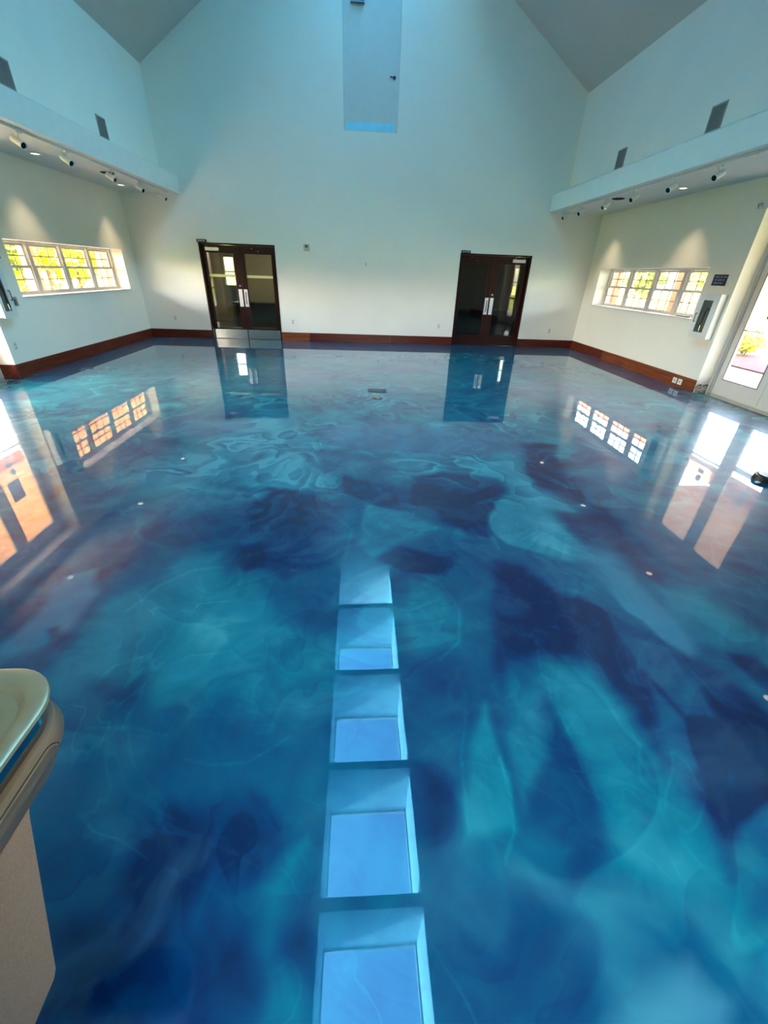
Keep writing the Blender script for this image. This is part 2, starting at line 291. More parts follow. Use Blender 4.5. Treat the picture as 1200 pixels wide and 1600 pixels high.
def fract_noise(x, y, seed, octv=3):
    rs = np.random.RandomState(seed); out = np.zeros_like(x); amp = 1; tot = 0
    for k in range(octv):
        n = 64; g = rs.rand(n, n)
        xi = np.floor(x).astype(int); yi = np.floor(y).astype(int); fx = x - xi; fy = y - yi
        fx = fx*fx*(3-2*fx); fy = fy*fy*(3-2*fy)
        a = g[xi % n, yi % n]; b = g[(xi+1) % n, yi % n]; c = g[xi % n, (yi+1) % n]; d = g[(xi+1) % n, (yi+1) % n]
        out += amp * ((a*(1-fx)+b*fx)*(1-fy) + (c*(1-fx)+d*fx)*fy - .5); tot += amp; amp *= .5; x = x*2.03+7.1; y = y*2.03+3.7
    return out / tot
def pigment(X, Y):
    s = np.clip(Y / 5.0, .25, 1.6)
    wx = fract_noise(X*1.1+20, Y*1.1+20, 1, 4); wy = fract_noise(X*1.1+50, Y*1.1+9, 2, 4)
    far = np.clip(1.6 - Y/7.5, .12, 1)
    PX = X + wx * .30 * s; PY = Y + wy * .30 * s
    PX = PX + fract_noise(PX*2.6+25, PY*2.6+1, 15, 2) * .17 * s * far; PY = PY + fract_noise(PX*2.6+5, PY*2.6+61, 16, 2) * .17 * s * far
    PX = PX + fract_noise(PX*6+5, PY*6+11, 5, 3) * .03 * s * far; PY = PY + fract_noise(PX*6+15, PY*6+31, 6, 3) * .03 * s * far
    T = .42 + .30 * fract_noise(PX*.9+3, PY*.9+8, 3, 4) + .25 * fract_noise(PX*3+3, PY*5+8, 9, 4); L = np.zeros_like(T)
    for tone, pearl, soft, pts in REG:
        soft = max(soft, .012)
        xs = [p[0] for p in pts]; ys = [p[1] for p in pts]; mg = soft * 1.5 + .05
        idx = np.nonzero((PX > min(xs)-mg) & (PX < max(xs)+mg) & (PY > min(ys)-mg) & (PY < max(ys)+mg))
        if len(idx[0]) == 0: continue
        x = PX[idx]; y = PY[idx]; dist = np.full_like(x, 1e9); ins = np.zeros(x.shape, bool)
        for (ax, ay), (bx, by) in zip(pts, pts[1:] + pts[:1]):
            dx, dy = bx-ax, by-ay; t = np.clip(((x-ax)*dx+(y-ay)*dy)/(dx*dx+dy*dy+1e-9), 0, 1)
            dist = np.minimum(dist, (x-ax-t*dx)**2+(y-ay-t*dy)**2)
            if dy != 0: ins ^= ((ay > y) != (by > y)) & (x < dx*(y-ay)/dy+ax)
        sd = np.sqrt(dist) * np.where(ins, 1, -1)
        vs_ = soft * (.35 + 1.9 * np.clip(.5 + fract_noise(x*2.3+9, y*2.3+4, 12, 2)*1.6, 0, 1))
        k = np.clip(.5 + sd / (2*vs_), 0, 1); k = k*k*(3-2*k)*.92
        if tone is not None:
            tt = tone + .16 * fract_noise(x*2.2+tone*40, y*2.2+tone*17, 21, 3)
            T[idx] = T[idx]*(1-k) + tt*k
        if pearl is not None: L[idx] = L[idx]*(1-k) + pearl*k
        else: L[idx] = L[idx]*(1-k*.8)
    W = np.zeros_like(T)
    for pts, wd, a in LIN:
        xs = [p[0] for p in pts]; ys = [p[1] for p in pts]
        idx = np.nonzero((PX > min(xs)-.2) & (PX < max(xs)+.2) & (PY > min(ys)-.2) & (PY < max(ys)+.2)); x = PX[idx]; y = PY[idx]
        dist = np.full_like(x, 1e9)
        for (ax, ay), (bx, by) in zip(pts, pts[1:]):
            dx, dy = bx-ax, by-ay; t = np.clip(((x-ax)*dx+(y-ay)*dy)/(dx*dx+dy*dy+1e-9), 0, 1)
            dist = np.minimum(dist, (x-ax-t*dx)**2+(y-ay-t*dy)**2)
        W[idx] = np.maximum(W[idx], a*np.exp(-dist/(wd*wd)))
    return T, L, W
def axis(segs):
    out = []
    for a, b, st in segs: out += list(np.linspace(a, b, max(2, int(round((b-a)/st))), endpoint=False))
    return np.array(out + [segs[-1][1]])
ax = axis([(-6.3, -3.0, .032), (-3.0, -1.6, .018), (-1.6, 2.4, .0115), (2.4, 3.6, .018), (3.6, 6.3, .032)])
ay = axis([(-3.3, .1, .4), (.1, 2.6, .0105), (2.6, 5.0, .018), (5.0, 12.45, .032)])
XX, YY = np.meshgrid(ax, ay); T, L, W = pigment(XX, YY)
nx, ny = len(ax), len(ay); co = np.zeros((nx*ny, 3), np.float32); co[:, 0] = XX.ravel(); co[:, 1] = YY.ravel()
ii = (np.arange(ny-1)[:, None]*nx + np.arange(nx-1)[None, :]).ravel()
fq = np.stack([ii, ii+1, ii+nx+1, ii+nx], 1).astype(np.int32).ravel(); nf = len(ii)
fm = bpy.data.meshes.new('floor'); fm.vertices.add(nx*ny); fm.vertices.foreach_set('co', co.ravel())
fm.loops.add(nf*4); fm.loops.foreach_set('vertex_index', fq); fm.polygons.add(nf); fm.polygons.foreach_set('loop_start', np.arange(nf, dtype=np.int32)*4)
try: fm.polygons.foreach_set('loop_total', np.full(nf, 4, np.int32))
except Exception: pass
fm.update(); 
for nm, arr in (('pigment', T), ('pearl', L), ('vein', W)):
    at = fm.attributes.new(nm, 'FLOAT', 'POINT'); at.data.foreach_set('value', arr.ravel().astype(np.float32))
def floor_mat():
    m = bpy.data.materials.new('marbled_epoxy'); m.use_nodes = True; t = m.node_tree; N = t.nodes; Lk = t.links; b = N['Principled BSDF']
    def attr(n): a = N.new('ShaderNodeAttribute'); a.attribute_name = n; return a.outputs['Fac']
    def math_(op, a, c, d=None):
        q = N.new('ShaderNodeMath'); q.operation = op
        for i, v in enumerate((a, c, d)):
            if v is None: continue
            if isinstance(v, (int, float)): q.inputs[i].default_value = v
            else: Lk.new(v, q.inputs[i])
        return q.outputs[0]
    tc = N.new('ShaderNodeTexCoord').outputs['Object']
    def noise(sc_, det, dist, rough=.5, off=0):
        mp = N.new('ShaderNodeMapping'); mp.inputs['Location'].default_value = (off, off*1.3, 0); Lk.new(tc, mp.inputs[0])
        n = N.new('ShaderNodeTexNoise'); n.inputs['Scale'].default_value = sc_; n.inputs['Detail'].default_value = det; n.inputs['Distortion'].default_value = dist; n.inputs['Roughness'].default_value = rough
        Lk.new(mp.outputs[0], n.inputs['Vector']); return n.outputs[0]
    def vadd(v, sc_, amp, off):
        mp = N.new('ShaderNodeMapping'); mp.inputs['Location'].default_value = (off, -off, off*.5); Lk.new(tc, mp.inputs[0])
        n = N.new('ShaderNodeTexNoise'); n.inputs['Scale'].default_value = sc_; n.inputs['Detail'].default_value = 2; Lk.new(mp.outputs[0], n.inputs['Vector'])
        a = N.new('ShaderNodeVectorMath'); a.operation = 'SUBTRACT'; a.inputs[1].default_value = (.5, .5, .5); Lk.new(n.outputs['Color'], a.inputs[0])
        c = N.new('ShaderNodeVectorMath'); c.operation = 'SCALE'; c.inputs['Scale'].default_value = amp; Lk.new(a.outputs[0], c.inputs[0])
        d = N.new('ShaderNodeVectorMath'); d.operation = 'ADD'; Lk.new(v, d.inputs[0]); Lk.new(c.outputs[0], d.inputs[1]); return d.outputs[0]
    wv = vadd(vadd(tc, .7, 2.6, 3), 2.4, .55, 8)
    def noisev(v, sc_, det, rough):
        n = N.new('ShaderNodeTexNoise'); n.inputs['Scale'].default_value = sc_; n.inputs['Detail'].default_value = det; n.inputs['Roughness'].default_value = rough; Lk.new(v, n.inputs['Vector']); return n.outputs[0]
    n1 = noisev(wv, 1.3, 5, .52); n9 = noisev(wv, 2.6, 3, .5); n2 = noise(3.0, 4, 1.6, .45, 5)
    def fold(sc_, det, dist, off, cyc, amp, mo, src=None):
        a = math_('FRACT', math_('MULTIPLY', src or noise(sc_, det, dist, .45, off), cyc), 0)
        e = math_('MINIMUM', math_('MULTIPLY', math_('SUBTRACT', 1, a), 14), 1)     # crisp on one side, fading on the other
        a = math_('MULTIPLY', math_('MULTIPLY', a, a), e)
        k = math_('MINIMUM', math_('MAXIMUM', math_('MULTIPLY', math_('SUBTRACT', noise(sc_*1.3, 1, 0, .5, off+mo), .42), 5), 0), 1)
        return math_('MULTIPLY', math_('MULTIPLY', a, k), amp)
    folds = math_('ADD', math_('ADD', fold(.55, 2, 1.6, 3, 7, .15, 4), fold(1.0, 2, 2.4, 17, 6, -.12, 7)), fold(2.0, 2, 1.8, 29, 4, .07, 9))
    sy = N.new('ShaderNodeSeparateXYZ'); Lk.new(tc, sy.inputs[0])
    folds = math_('MULTIPLY', folds, math_('MINIMUM', math_('MAXIMUM', math_('SUBTRACT', 1.75, math_('MULTIPLY', sy.outputs[1], .2)), .2), 1))
    strk = math_('ADD', fold(.9, 0, 0, 41, 9, .5, 3, noisev(wv, .75, 2, .4)), fold(.9, 0, 0, 47, 7, -.42, 5, noisev(wv, 1.1, 1, .4)))
    band = math_('MINIMUM', math_('MAXIMUM', math_('MULTIPLY', math_('SUBTRACT', sy.outputs[1], 2.2), .7), .15), 1); band = math_('MULTIPLY', band, math_('MINIMUM', math_('MAXIMUM', math_('SUBTRACT', 2.6, math_('MULTIPLY', sy.outputs[1], .27)), .25), 1))
    folds = math_('ADD', folds, math_('MULTIPLY', strk, band))
    fd = math_('MINIMUM', math_('MAXIMUM', math_('SUBTRACT', 2.2, math_('MULTIPLY', sy.outputs[1], .2)), .35), 1)
    tone = math_('ADD', math_('ADD', math_('SUBTRACT', attr('pigment'), .05), folds), math_('MULTIPLY', math_('MULTIPLY', math_('SUBTRACT', n1, .5), .75), fd))
    tone = math_('ADD', tone, math_('MULTIPLY', math_('SUBTRACT', n2, .5), .12))
    # thin wisps where a smooth field crosses its middle
    n3 = noise(.9, 3, 2.8, .5, 12); rg = math_('ABSOLUTE', math_('SUBTRACT', n3, .5), 0)
    wisp = math_('MULTIPLY', math_('SUBTRACT', 1, math_('MULTIPLY', rg, 70)), 1); wisp = math_('MAXIMUM', wisp, 0)
    msk = noise(1.3, 2, 0, .5, 31); msk = math_('MULTIPLY', math_('MAXIMUM', math_('SUBTRACT', msk, .5), 0), 5)
    wisp = math_('MINIMUM', math_('MULTIPLY', wisp, msk), .5)
    wsum = math_('ADD', math_('MULTIPLY', wisp, .22), math_('MULTIPLY', attr('vein'), .17))
    tone = math_('ADD', tone, wsum)
    tone = math_('MULTIPLY_ADD', math_('SUBTRACT', tone, .4), 1.22, .42)
    r = N.new('ShaderNodeValToRGB'); Lk.new(tone, r.inputs[0]); cr = r.color_ramp
    cols = FLOORCOLS
    cr.elements[0].position = cols[0][0]; cr.elements[0].color = (*[q*.68 for q in lin(cols[0][1])], 1)
    cr.elements[1].position = cols[-1][0]; cr.elements[1].color = (*[q*.68 for q in lin(cols[-1][1])], 1)
    for p, c in cols[1:-1]:
        e = cr.elements.new(p); e.color = (*[q*.68 for q in lin(c)], 1)
    mx = N.new('ShaderNodeMix'); mx.data_type = 'RGBA'; mx.inputs['B'].default_value = (*lin(PEARL), 1)
    Lk.new(r.outputs[0], mx.inputs['A'])
    pe = math_('MULTIPLY', math_('ADD', attr('pearl'), math_('MULTIPLY', math_('SUBTRACT', n9, .5), .9)), .75); pe = math_('MAXIMUM', math_('SUBTRACT', pe, .02), 0)
    Lk.new(pe, mx.inputs['Factor']); Lk.new(mx.outputs['Result'], b.inputs['Base Color'])
    b.inputs['Roughness'].default_value = .34; b.inputs['Specular IOR Level'].default_value = 0.055
    b.inputs['Coat Weight'].default_value = 1; b.inputs['Coat Roughness'].default_value = .004; b.inputs['Coat IOR'].default_value = 1.62
    bn = N.new('ShaderNodeTexNoise'); bn.inputs['Scale'].default_value = 1.6; bn.inputs['Detail'].default_value = 2; Lk.new(tc, bn.inputs['Vector'])
    bp = N.new('ShaderNodeBump'); bp.inputs['Strength'].default_value = .06; bp.inputs['Distance'].default_value = .01
    Lk.new(bn.outputs[0], bp.inputs['Height']); Lk.new(bp.outputs[0], b.inputs['Coat Normal'])
    return m
FLOORCOLS = [(0.0, (0, 38, 90)), (.14, (0, 60, 114)), (.42, (0, 98, 138)), (.62, (0, 128, 154)), (.82, (28, 152, 174)), (1.0, (70, 186, 202))]
PEARL = (74, 138, 166)
fm.materials.append(floor_mat())
fl = bpy.data.objects.new('floor', fm); C.objects.link(fl); struct(fl)
# a slab under the poured skin
struct(MB().box(-6.3, 6.3, -3.3, 12.45, -.2, -.004).build('floor_slab', CONC))

# ------------------------------------------------------------------ shell
TW = .36
DY0, DY1, DH = 5.25, 7.30, 2.90      # side door recess
WY0, WY1, WZ0, WZ1 = 8.02, 11.76, 1.141, 1.973
for s, nm in ((-1, 'left'), (1, 'right')):
    b = MB(); xi, xo = s*XW, s*(XW+TW)
    b.box(xi, xo, -.1, DY0, 0, ZS+.3); b.box(xi, xo, DY0, DY1, DH, ZS+.3); b.box(xi, xo, DY1, WY0, 0, ZS+.3)
    b.box(xi, xo, WY0, WY1, 0, WZ0); b.box(xi, xo, WY0, WY1, WZ1, ZS+.3); b.box(xi, xo, WY1, D, 0, ZS+.3)
    b.box(s*XU, s*(XU+.15), -.1, D, ZL+.001, ZE+.1)
    struct(b.build('wall_'+nm, WALL))
    prof = [(s*XF, ZS), (s*XF, ZF), (s*XU, ZL), (s*(XU+.15), ZL), (s*(XU+.15), ZS+.22), (s*(XW+.02), ZS+.22), (s*(XW+.02), ZS)]
    struct(MB().prism(prof, 'y', -.1, D).build('trim_1' if s < 0 else 'trim_2', TRIM))
# back wall (with two door openings and the high door) and near wall
def gable(name, y0, y1, holes, low=None):
    b = MB(); xs = sorted({-XW-TW, XW+TW, -XU, XU, -XS, XS} | {h[0] for h in holes} | {h[1] for h in holes})
    def top(x): x = abs(x); return ZR if x <= XS else (ZE + (XU-x)*SL if x <= XU else ZE)
    for a, c in zip(xs, xs[1:]):
        hs = sorted([(h[2], h[3]) for h in holes if h[0] <= a+1e-6 and h[1] >= c-1e-6]); z = 0
        for h0, h1 in hs:
            if h0 > z: b.box(a, c, y0, y1, z, h0)
            z = h1
        if abs(a) > XU-1e-6 and abs(c) > XU-1e-6: b.box(a, c, y0, y1, z, ZE)
        else: b.prism([(a, z), (c, z), (c, top(c)), (a, top(a))], 'y', y0, y1)
    b.box(-XS-.05, XS+.05, y0, y1, ZR, ZG+.05)
    return struct(b.build(name, WALL))
gable('wall_back', D, D+.3, [(-4.22, -2.36, 0, 2.21), (2.34, 4.22, 0, 2.21), (-.635, .635, 4.44, 6.62)])
gable('wall_near', -.1, Y0, [(-.74, 1.25, 0, 2.6)])
# ceiling: two slopes, skylight wells between them
b = MB()
for s in (-1, 1):
    b.prism([(s*XU, ZE), (s*XS, ZR), (s*XS, ZR+.2), (s*(XU+.15), ZE+.14), (s*(XU+.15), ZE)], 'y', -.1, D+.3)
struct(b.build('ceiling', CEIL))
b = MB()
for s in (-1, 1): b.box(s*XS, s*(XS+.12), -.1, D+.3, ZR-.02, ZG)
struct(b.build('skylight_shaft', mat('shaft_paint_blue', (188, 214, 222), .7, var=.02)))  # blue of the sky light is put into the shaft colour
bars = [10.30, 7.665, 5.165, 2.825, .40]
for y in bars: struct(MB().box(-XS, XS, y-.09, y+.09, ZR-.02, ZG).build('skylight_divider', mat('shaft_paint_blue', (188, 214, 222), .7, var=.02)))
edges = [D] + bars
for i, y in enumerate(bars):
    y1 = (D if i == 0 else bars[i-1]-.09); y0_ = y+.09
    r = sroot('window_%d' % (3+i), 'roof skylight', None)
    fb = MB(); e = .035
    fb.box(-XS-.05, XS+.05, y0_-.05, y0_+e, ZG, ZG+.09); fb.box(-XS-.05, XS+.05, y1-e, y1+.05, ZG, ZG+.09)
    fb.box(-XS-.05, -XS+e, y0_+e, y1-e, ZG, ZG+.09); fb.box(XS-e, XS+.05, y0_+e, y1-e, ZG, ZG+.09)
    fb.build('skylight_frame', WHITE, r)
    MB().box(-XS+e, XS-e, y0_+e, y1-e, ZG+.05, ZG+.056).build('skylight_pane', SKYGL, r)
    del r['label']
    portal((0, (y0_+y1)/2, ZG+.12), (0, 0, 0), 2*(XS-e), y1-y0_-2*e)

# baseboards, board by board
def baseboard(name, boards, fixed, along, s=1):
    r = sroot(name, None, None)
    for a, c, m in boards:
        b = MB()
        if along == 'x': b.box(a+.0012, c-.0012, fixed-.02, fixed, .002, .205); b.prism([(fixed, .205), (fixed-.02, .205), (fixed-.012, .213), (fixed, .213)], 'x', a+.0012, c-.0012)
        else: b.box(fixed, fixed-s*.02, a+.0012, c-.0012, .002, .205); b.prism([(fixed, .205), (fixed-s*.02, .205), (fixed-s*.012, .213), (fixed, .213)], 'y', a+.0012, c-.0012)
        b.build('board', m, r)
    return r
baseboard('baseboard_back', [(-XW+.02, -4.22, BASEA), (-2.36, -1.61, BASEB), (-1.61, .6, BASEA), (.6, 2.34, BASEA), (4.22, XW-.02, BASEA)], D, 'x')
baseboard('baseboard_left', [(Y0, 2.7, BASEC), (2.7, DY0, BASED), (DY1, 9.6, BASEC), (9.6, D, BASEC)], -XW, 'y', -1)
baseboard('baseboard_right', [(Y0, 2.9, BASEC), (2.9, DY0, BASED), (DY1, 10.6, BASED), (10.6, D, BASEC)], XW, 'y', 1)
b = MB().box(-XW-.30, -XW, DY1-.02, DY1, .002, .21); struct(b.build('baseboard_reveal', BASEC))

# ------------------------------------------------------------------ side windows: four double-hung units each
def side_window(idx, s):
    r = sroot('window_%d' % idx, None, None)
    xf = s*(XW+.27); n = 4; P = (WY1-WY0)/n
    fb = MB()
    fb.box(xf, xf+s*.08, WY0, WY1, WZ0, WZ0+.035); fb.box(xf, xf+s*.08, WY0, WY1, WZ1-.03, WZ1)
    for k in range(n+1):
        y = WY0+k*P; a, c = (y, y+.05) if k == 0 else ((y-.05, y) if k == n else (y-.045, y+.045)); fb.box(xf, xf+s*.08, a, c, WZ0+.035, WZ1-.03)
    fb.build('window_frame', FRAME, r)
    MB().box(s*(XW-.012), xf, WY0+.001, WY1-.001, WZ0+.0005, WZ0+.022).build('window_sill', FRAME, r)
    zm = (WZ0+WZ1)/2+.03
    for k in range(n):
        ya = WY0+k*P+.052; yb = WY0+(k+1)*P-.052
        for (z0, z1, dx) in ((WZ0+.037, zm+.02, .012), (zm-.02, WZ1-.032, .042)):
            xa, xb = xf+s*dx, xf+s*(dx+.028); t = .038
            f = MB().box(xa, xb, ya, yb, z0, z0+t).box(xa, xb, ya, yb, z1-t, z1).box(xa, xb, ya, ya+t, z0+t, z1-t).box(xa, xb, yb-t, yb, z0+t, z1-t).build('sash', FRAME, r)
            xm = (xa+xb)/2; MB().box(xm-.003, xm+.003, ya+t, yb-t, z0+t, z1-t).build('pane', GLASS, f)
            g = MB(); yw = (yb-ya-2*t)/3
            for q in (1, 2): g.box(xm-.008, xm+.008, ya+t+q*yw-.008, ya+t+q*yw+.008, z0+t, z1-t)
            g.box(xm-.008, xm+.008, ya+t, yb-t, (z0+z1)/2-.008, (z0+z1)/2+.008); g.build('muntin', mat('muntin_metal', (112, 100, 88), .4), f)
        MB().box(xf+s*.008, xf+s*.03, (ya+yb)/2-.03, (ya+yb)/2+.03, zm+.018, zm+.032).build('sash_lock', WHITE, r)
    portal((s*(XW+.40), (WY0+WY1)/2, (WZ0+WZ1)/2), (0, s*PI/2, 0), WZ1-WZ0, WY1-WY0)
side_window(1, -1); side_window(2, 1)

# ------------------------------------------------------------------ side glass doors
def side_door(idx, s):
    r = sroot('door_%d' % idx, None, None)
    xa, xb = s*(XW+.28), s*(XW+.36); f = MB()
    f.box(xa, xb, DY0, DY0+.05, 0, DH); f.box(xa, xb, DY1-.05, DY1, 0, DH); f.box(xa, xb, DY0+.05, DY1-.05, DH-.06, DH); f.build('door_frame', FRAME, r)
    f = MB().box(s*(XW+.24), s*(XW+.28), DY1-.035, DY1, 0, DH).box(s*(XW+.24), s*(XW+.28), DY0, DY0+.035, 0, DH).build('door_stop_trim', FRAME, r)
    MB().box(s*(XW+.10), s*(XW+.40), DY0+.002, DY1-.002, .001, .016).build('threshold', STEEL, r)
    ym = (DY0+DY1)/2
    for ya, yb, sg in ((DY0+.055, ym-.003, 1), (ym+.003, DY1-.055, -1)):
        x0, x1 = s*(XW+.30), s*(XW+.345); t = .125
        lf = MB().box(x0, x1, ya, ya+t, .02, DH-.065).box(x0, x1, yb-t, yb, .02, DH-.065).box(x0, x1, ya+t, yb-t, .02, .285).box(x0, x1, ya+t, yb-t, 2.68, DH-.065).build('door_leaf', FRAME, r)
        xm = (x0+x1)/2; MB().box(xm-.004, xm+.004, ya+t, yb-t, .285, 2.68).build('pane', GLASS, lf)
        bead = MB().box(x0-s*.006, x0, ya+t-.01, yb-t+.01, .275, .29).box(x0-s*.006, x0, ya+t-.01, yb-t+.01, 2.675, 2.69).box(x0-s*.006, x0, ya+t-.01, ya+t+.005, .29, 2.675).box(x0-s*.006, x0, yb-t-.005, yb-t+.01, .29, 2.675).build('glazing_bead', mat('bead_grey', (120, 118, 112), .5), lf)
        if sg > 0: MB().box(x0-s*.001, x0-s*.05, ya+.02, yb-.02, .93, 1.0).build('panic_bar', FRAME, lf, bevel=.004)
        else: MB().box(x0-s*.001, x1, ya+t, yb-t, 1.07, 1.082).build('glazing_bar', mat('bead_grey', (120, 118, 112), .5), lf)
        yc = (ya+yb)/2 - .02
        MB().cyl((x0-s*.001, yc, 1.445), (xm, yc, 1.445), .055, n=24).build('round_sticker', mat('sticker_grey', (60, 62, 66), .5), lf)
        MB().box(x0-s*.001, xm-s*.004, yc-.07, yc+.06, 1.27, 1.345).build('small_sticker', mat('sticker_grey', (60, 62, 66), .5), lf)
        if s < 0 and sg < 0:
            p = MB().box(xm-s*.0045, xm-s*.012, 6.53, 6.795, 1.58, 1.93).build('notice', mat('notice_blue', (70, 84, 150), .5), lf)
            MB().box(xm-s*.012, xm-s*.0135, 6.565, 6.76, 1.62, 1.89).build('notice_sheet', mat('notice_paper', (150, 150, 165), .7, var=.15, scale=40), p)
    portal((s*(XW+.44), ym, DH/2), (0, s*PI/2, 0), DH, DY1-DY0)
side_door(1, -1); side_door(2, 1)
# scuffed plaster low on the right reveal, where a baseboard was pulled off
def scuff_mat():
    m = bpy.data.materials.new('scuffed_plaster'); m.use_nodes = True; t = m.node_tree; N = t.nodes; b = N['Principled BSDF']; b.inputs['Roughness'].default_value = .8
    tc = N.new('ShaderNodeTexCoord'); n = N.new('ShaderNodeTexNoise'); n.inputs['Scale'].default_value = 16; n.inputs['Detail'].default_value = 5; n.inputs['Distortion'].default_value = 1.5
    r = N.new('ShaderNodeValToRGB'); r.color_ramp.elements[0].position = .44; r.color_ramp.elements[0].color = (*lin((96, 74, 60)), 1); r.color_ramp.elements[1].position = .5; r.color_ramp.elements[1].color = (*lin((206, 204, 196)), 1)
    t.links.new(tc.outputs['Object'], n.inputs['Vector']); t.links.new(n.outputs[0], r.inputs[0]); t.links.new(r.outputs[0], b.inputs['Base Color']); return m
struct(MB().box(XW+.01, XW+.235, DY1-.004, DY1, .004, .15).build('reveal_patch', scuff_mat()))

# ------------------------------------------------------------------ wooden double doors in the back wall
def wood_door(idx, xa, xb, kick, handle_left, closer_left):
    r = sroot('door_%d' % idx, None, None); H = 2.21; yf = D+.10
    MB().box(xa, xa+.035, D-.006, D+.29, 0, H).box(xb-.035, xb, D-.006, D+.29, 0, H).box(xa+.035, xb-.035, D-.006, D+.29, H-.035, H).build('door_frame', MAHOG, r)
    xm = (xa+xb)/2; sh = .02
    for L_, (a, c) in ((True, (xa+.038, xm-.002)), (False, (xm+.002, xb-.038))):
        so, sm = .085, .135; ga, gc = (a+so, c-sm) if L_ else (a+sm, c-so)
        lf = MB().box(a, ga, yf, yf+.045, .008, H-.04).box(gc, c, yf, yf+.045, .008, H-.04).box(ga, gc, yf, yf+.045, .008, .27).box(ga, gc, yf, yf+.045, 2.0, H-.04).build('door_leaf', MAHOG, r)
        MB().box(ga, gc, yf+.02, yf+.026, .27, 2.0).build('pane', DGLASS if kick else DGLASSB, lf)
        if kick: MB().box(ga, gc, yf+.018, yf+.0195, 1.475, 1.535).build('frosted_band', mat('frosted_film', (206, 208, 146), .7), lf)
        bd = MB().box(ga-.012, ga, yf-.006, yf, .26, 2.01).box(gc, gc+.012, yf-.006, yf, .26, 2.01).box(ga, gc, yf-.006, yf, .258, .27).box(ga, gc, yf-.006, yf, 2.0, 2.012).build('glazing_bead', MAHOG, lf)
        if kick: MB().box(a+.01, c-.01, yf-.0025, yf, .012, .235).build('kick_plate', STEEL, lf)
        pa, pc = (c-.115, c-.02) if L_ else (a+.02, a+.115)
        MB().box(pa, pc, yf-.004, yf, .80, 1.21).build('push_plate', PLATE, lf)
        if L_ == handle_left:
            px = (pa+pc)/2; MB().tube([(px, yf-.004, .87), (px, yf-.045, .89), (px, yf-.045, 1.12), (px, yf-.004, 1.14)], .011).build('pull_handle', mat('handle_bronze', (60, 56, 54), .35, .6), lf, smooth=True)
        else: MB().cyl((c-.06 if L_ else a+.06, yf-.006, 1.285), (c-.06 if L_ else a+.06, yf, 1.285), .022).build('lock_cylinder', STEEL, lf)
        if L_ == closer_left:
            cx = ga+.01 if L_ else gc-.34
            MB().box(cx, cx+.33, yf-.055, yf, 2.045, 2.115).build('closer_body', PLATE, lf, bevel=.004)
            MB().tube([(cx+.05, yf-.03, 2.115), (cx+.05, yf-.10, 2.15)], .006).tube([(cx+.28, yf-.03, 2.115), (cx+.28, yf-.09, 2.15)], .006).build('closer_arm', STEEL, lf)
        else:
            MB().cyl((ga+.2, yf-.006, 2.12), (ga+.2, yf, 2.12), .012).cyl((ga+.35, yf-.006, 2.06), (ga+.35, yf, 2.06), .012).build('closer_bolt', STEEL, lf)
    return r
wood_door(3, -4.22, -2.36, True, False, True)
wood_door(4, 2.34, 4.22, False, True, False)
for xx, wh in ((-4.24, 'left'), (2.35, 'right')):
    t = thing('door_contact_box', 'small black box with white marks on the frame corner of the %s wooden double doors' % wh, 'sensor', (xx, D-.012, 2.215))
    MB().box(xx, xx+.235, D-.035, D-.0005, 2.212, 2.27).build('housing', DARK, t, bevel=.003)
    for k, wd in enumerate((.02, .012, .018, .01, .022, .014)): MB().box(xx+.035+k*.03, xx+.035+k*.03+wd, D-.0362, D-.0352, 2.228, 2.253).build('white_mark', PLASTIC, t)
# the high door over the hall
r = sroot('door_5', None, None)
MB().box(-.635, -.60, D+.012, D+.2, 4.44, 6.62).box(.60, .635, D+.012, D+.2, 4.44, 6.62).box(-.60, .60, D-.004, D+.2, 6.585, 6.62).build('door_frame', WALL, r)
lf = MB().box(-.596, .596, D+.03, D+.075, 4.445, 6.582).build('door_leaf', mat('painted_door', (200, 204, 200), .45, var=.02), r)
struct(MB().box(-.7, .7, D+.301, D+.34, 4.3, 6.7).build('wall_loft', WALL))  # added board behind the high door, blocks light leaking past the leaf
MB().box(-.56, .55, D+.027, D+.03, 4.46, 4.60).build('kick_plate', mat('dull_steel', (150, 214, 232), .35, .5), lf)  # cyan in the steel colour paints in the skylight's reflection
MB().cyl((.50, D+.03, 5.345), (.50, D+.015, 5.345), .028).tube([(.50, D+.012, 5.352), (.40, D+.012, 5.352)], .010).build('lever_handle', mat('lever_dark', (40, 44, 48), .3, .7), lf, smooth=True)
MB().box(-.44, -.16, D-.03, D+.03, 6.385, 6.46).build('closer_body', mat('closer_grey', (120, 126, 130), .4, .4), lf, bevel=.004)

# ------------------------------------------------------------------ small fittings on walls and floor
def plate(x, z, label, w_=.075, h_=.12, y=D, slots=True):
    t = thing('wall_outlet', label, 'outlet', (x, y, z))
    MB().box(x-w_/2, x+w_/2, y-.007, y-.0003, z-h_/2, z+h_/2).build('cover_plate', PLASTIC, t, bevel=.002)
    for dz in (-.026, .026):
        MB().box(x-.017, x+.017, y-.0085, y-.006, z+dz-.015, z+dz+.015).build('socket', mat('socket_grey', (170, 172, 168), .5), t)
    return t
plate(-5.122, .485, 'white outlet plate on the back wall near the left corner')
plate(-2.036, .475, 'white outlet plate just right of the left wooden double doors')
plate(1.945, .477, 'white outlet plate just left of the right wooden double doors')
plate(5.085, .446, 'white outlet plate on the back wall near the right corner')
t = thing('wall_outlet', 'white outlet plate on the left wall under the window end nearest the glass door', 'outlet', (-XW, 7.45, .473))
MB().box(-XW+.0003, -XW+.007, 7.4125, 7.4875, .413, .533).build('cover_plate', PLASTIC, t, bevel=.002)
for dz in (-.026, .026): MB().box(-XW+.006, -XW+.0085, 7.433, 7.467, .473+dz-.015, .473+dz+.015).build('socket', MATS['socket_grey'], t)
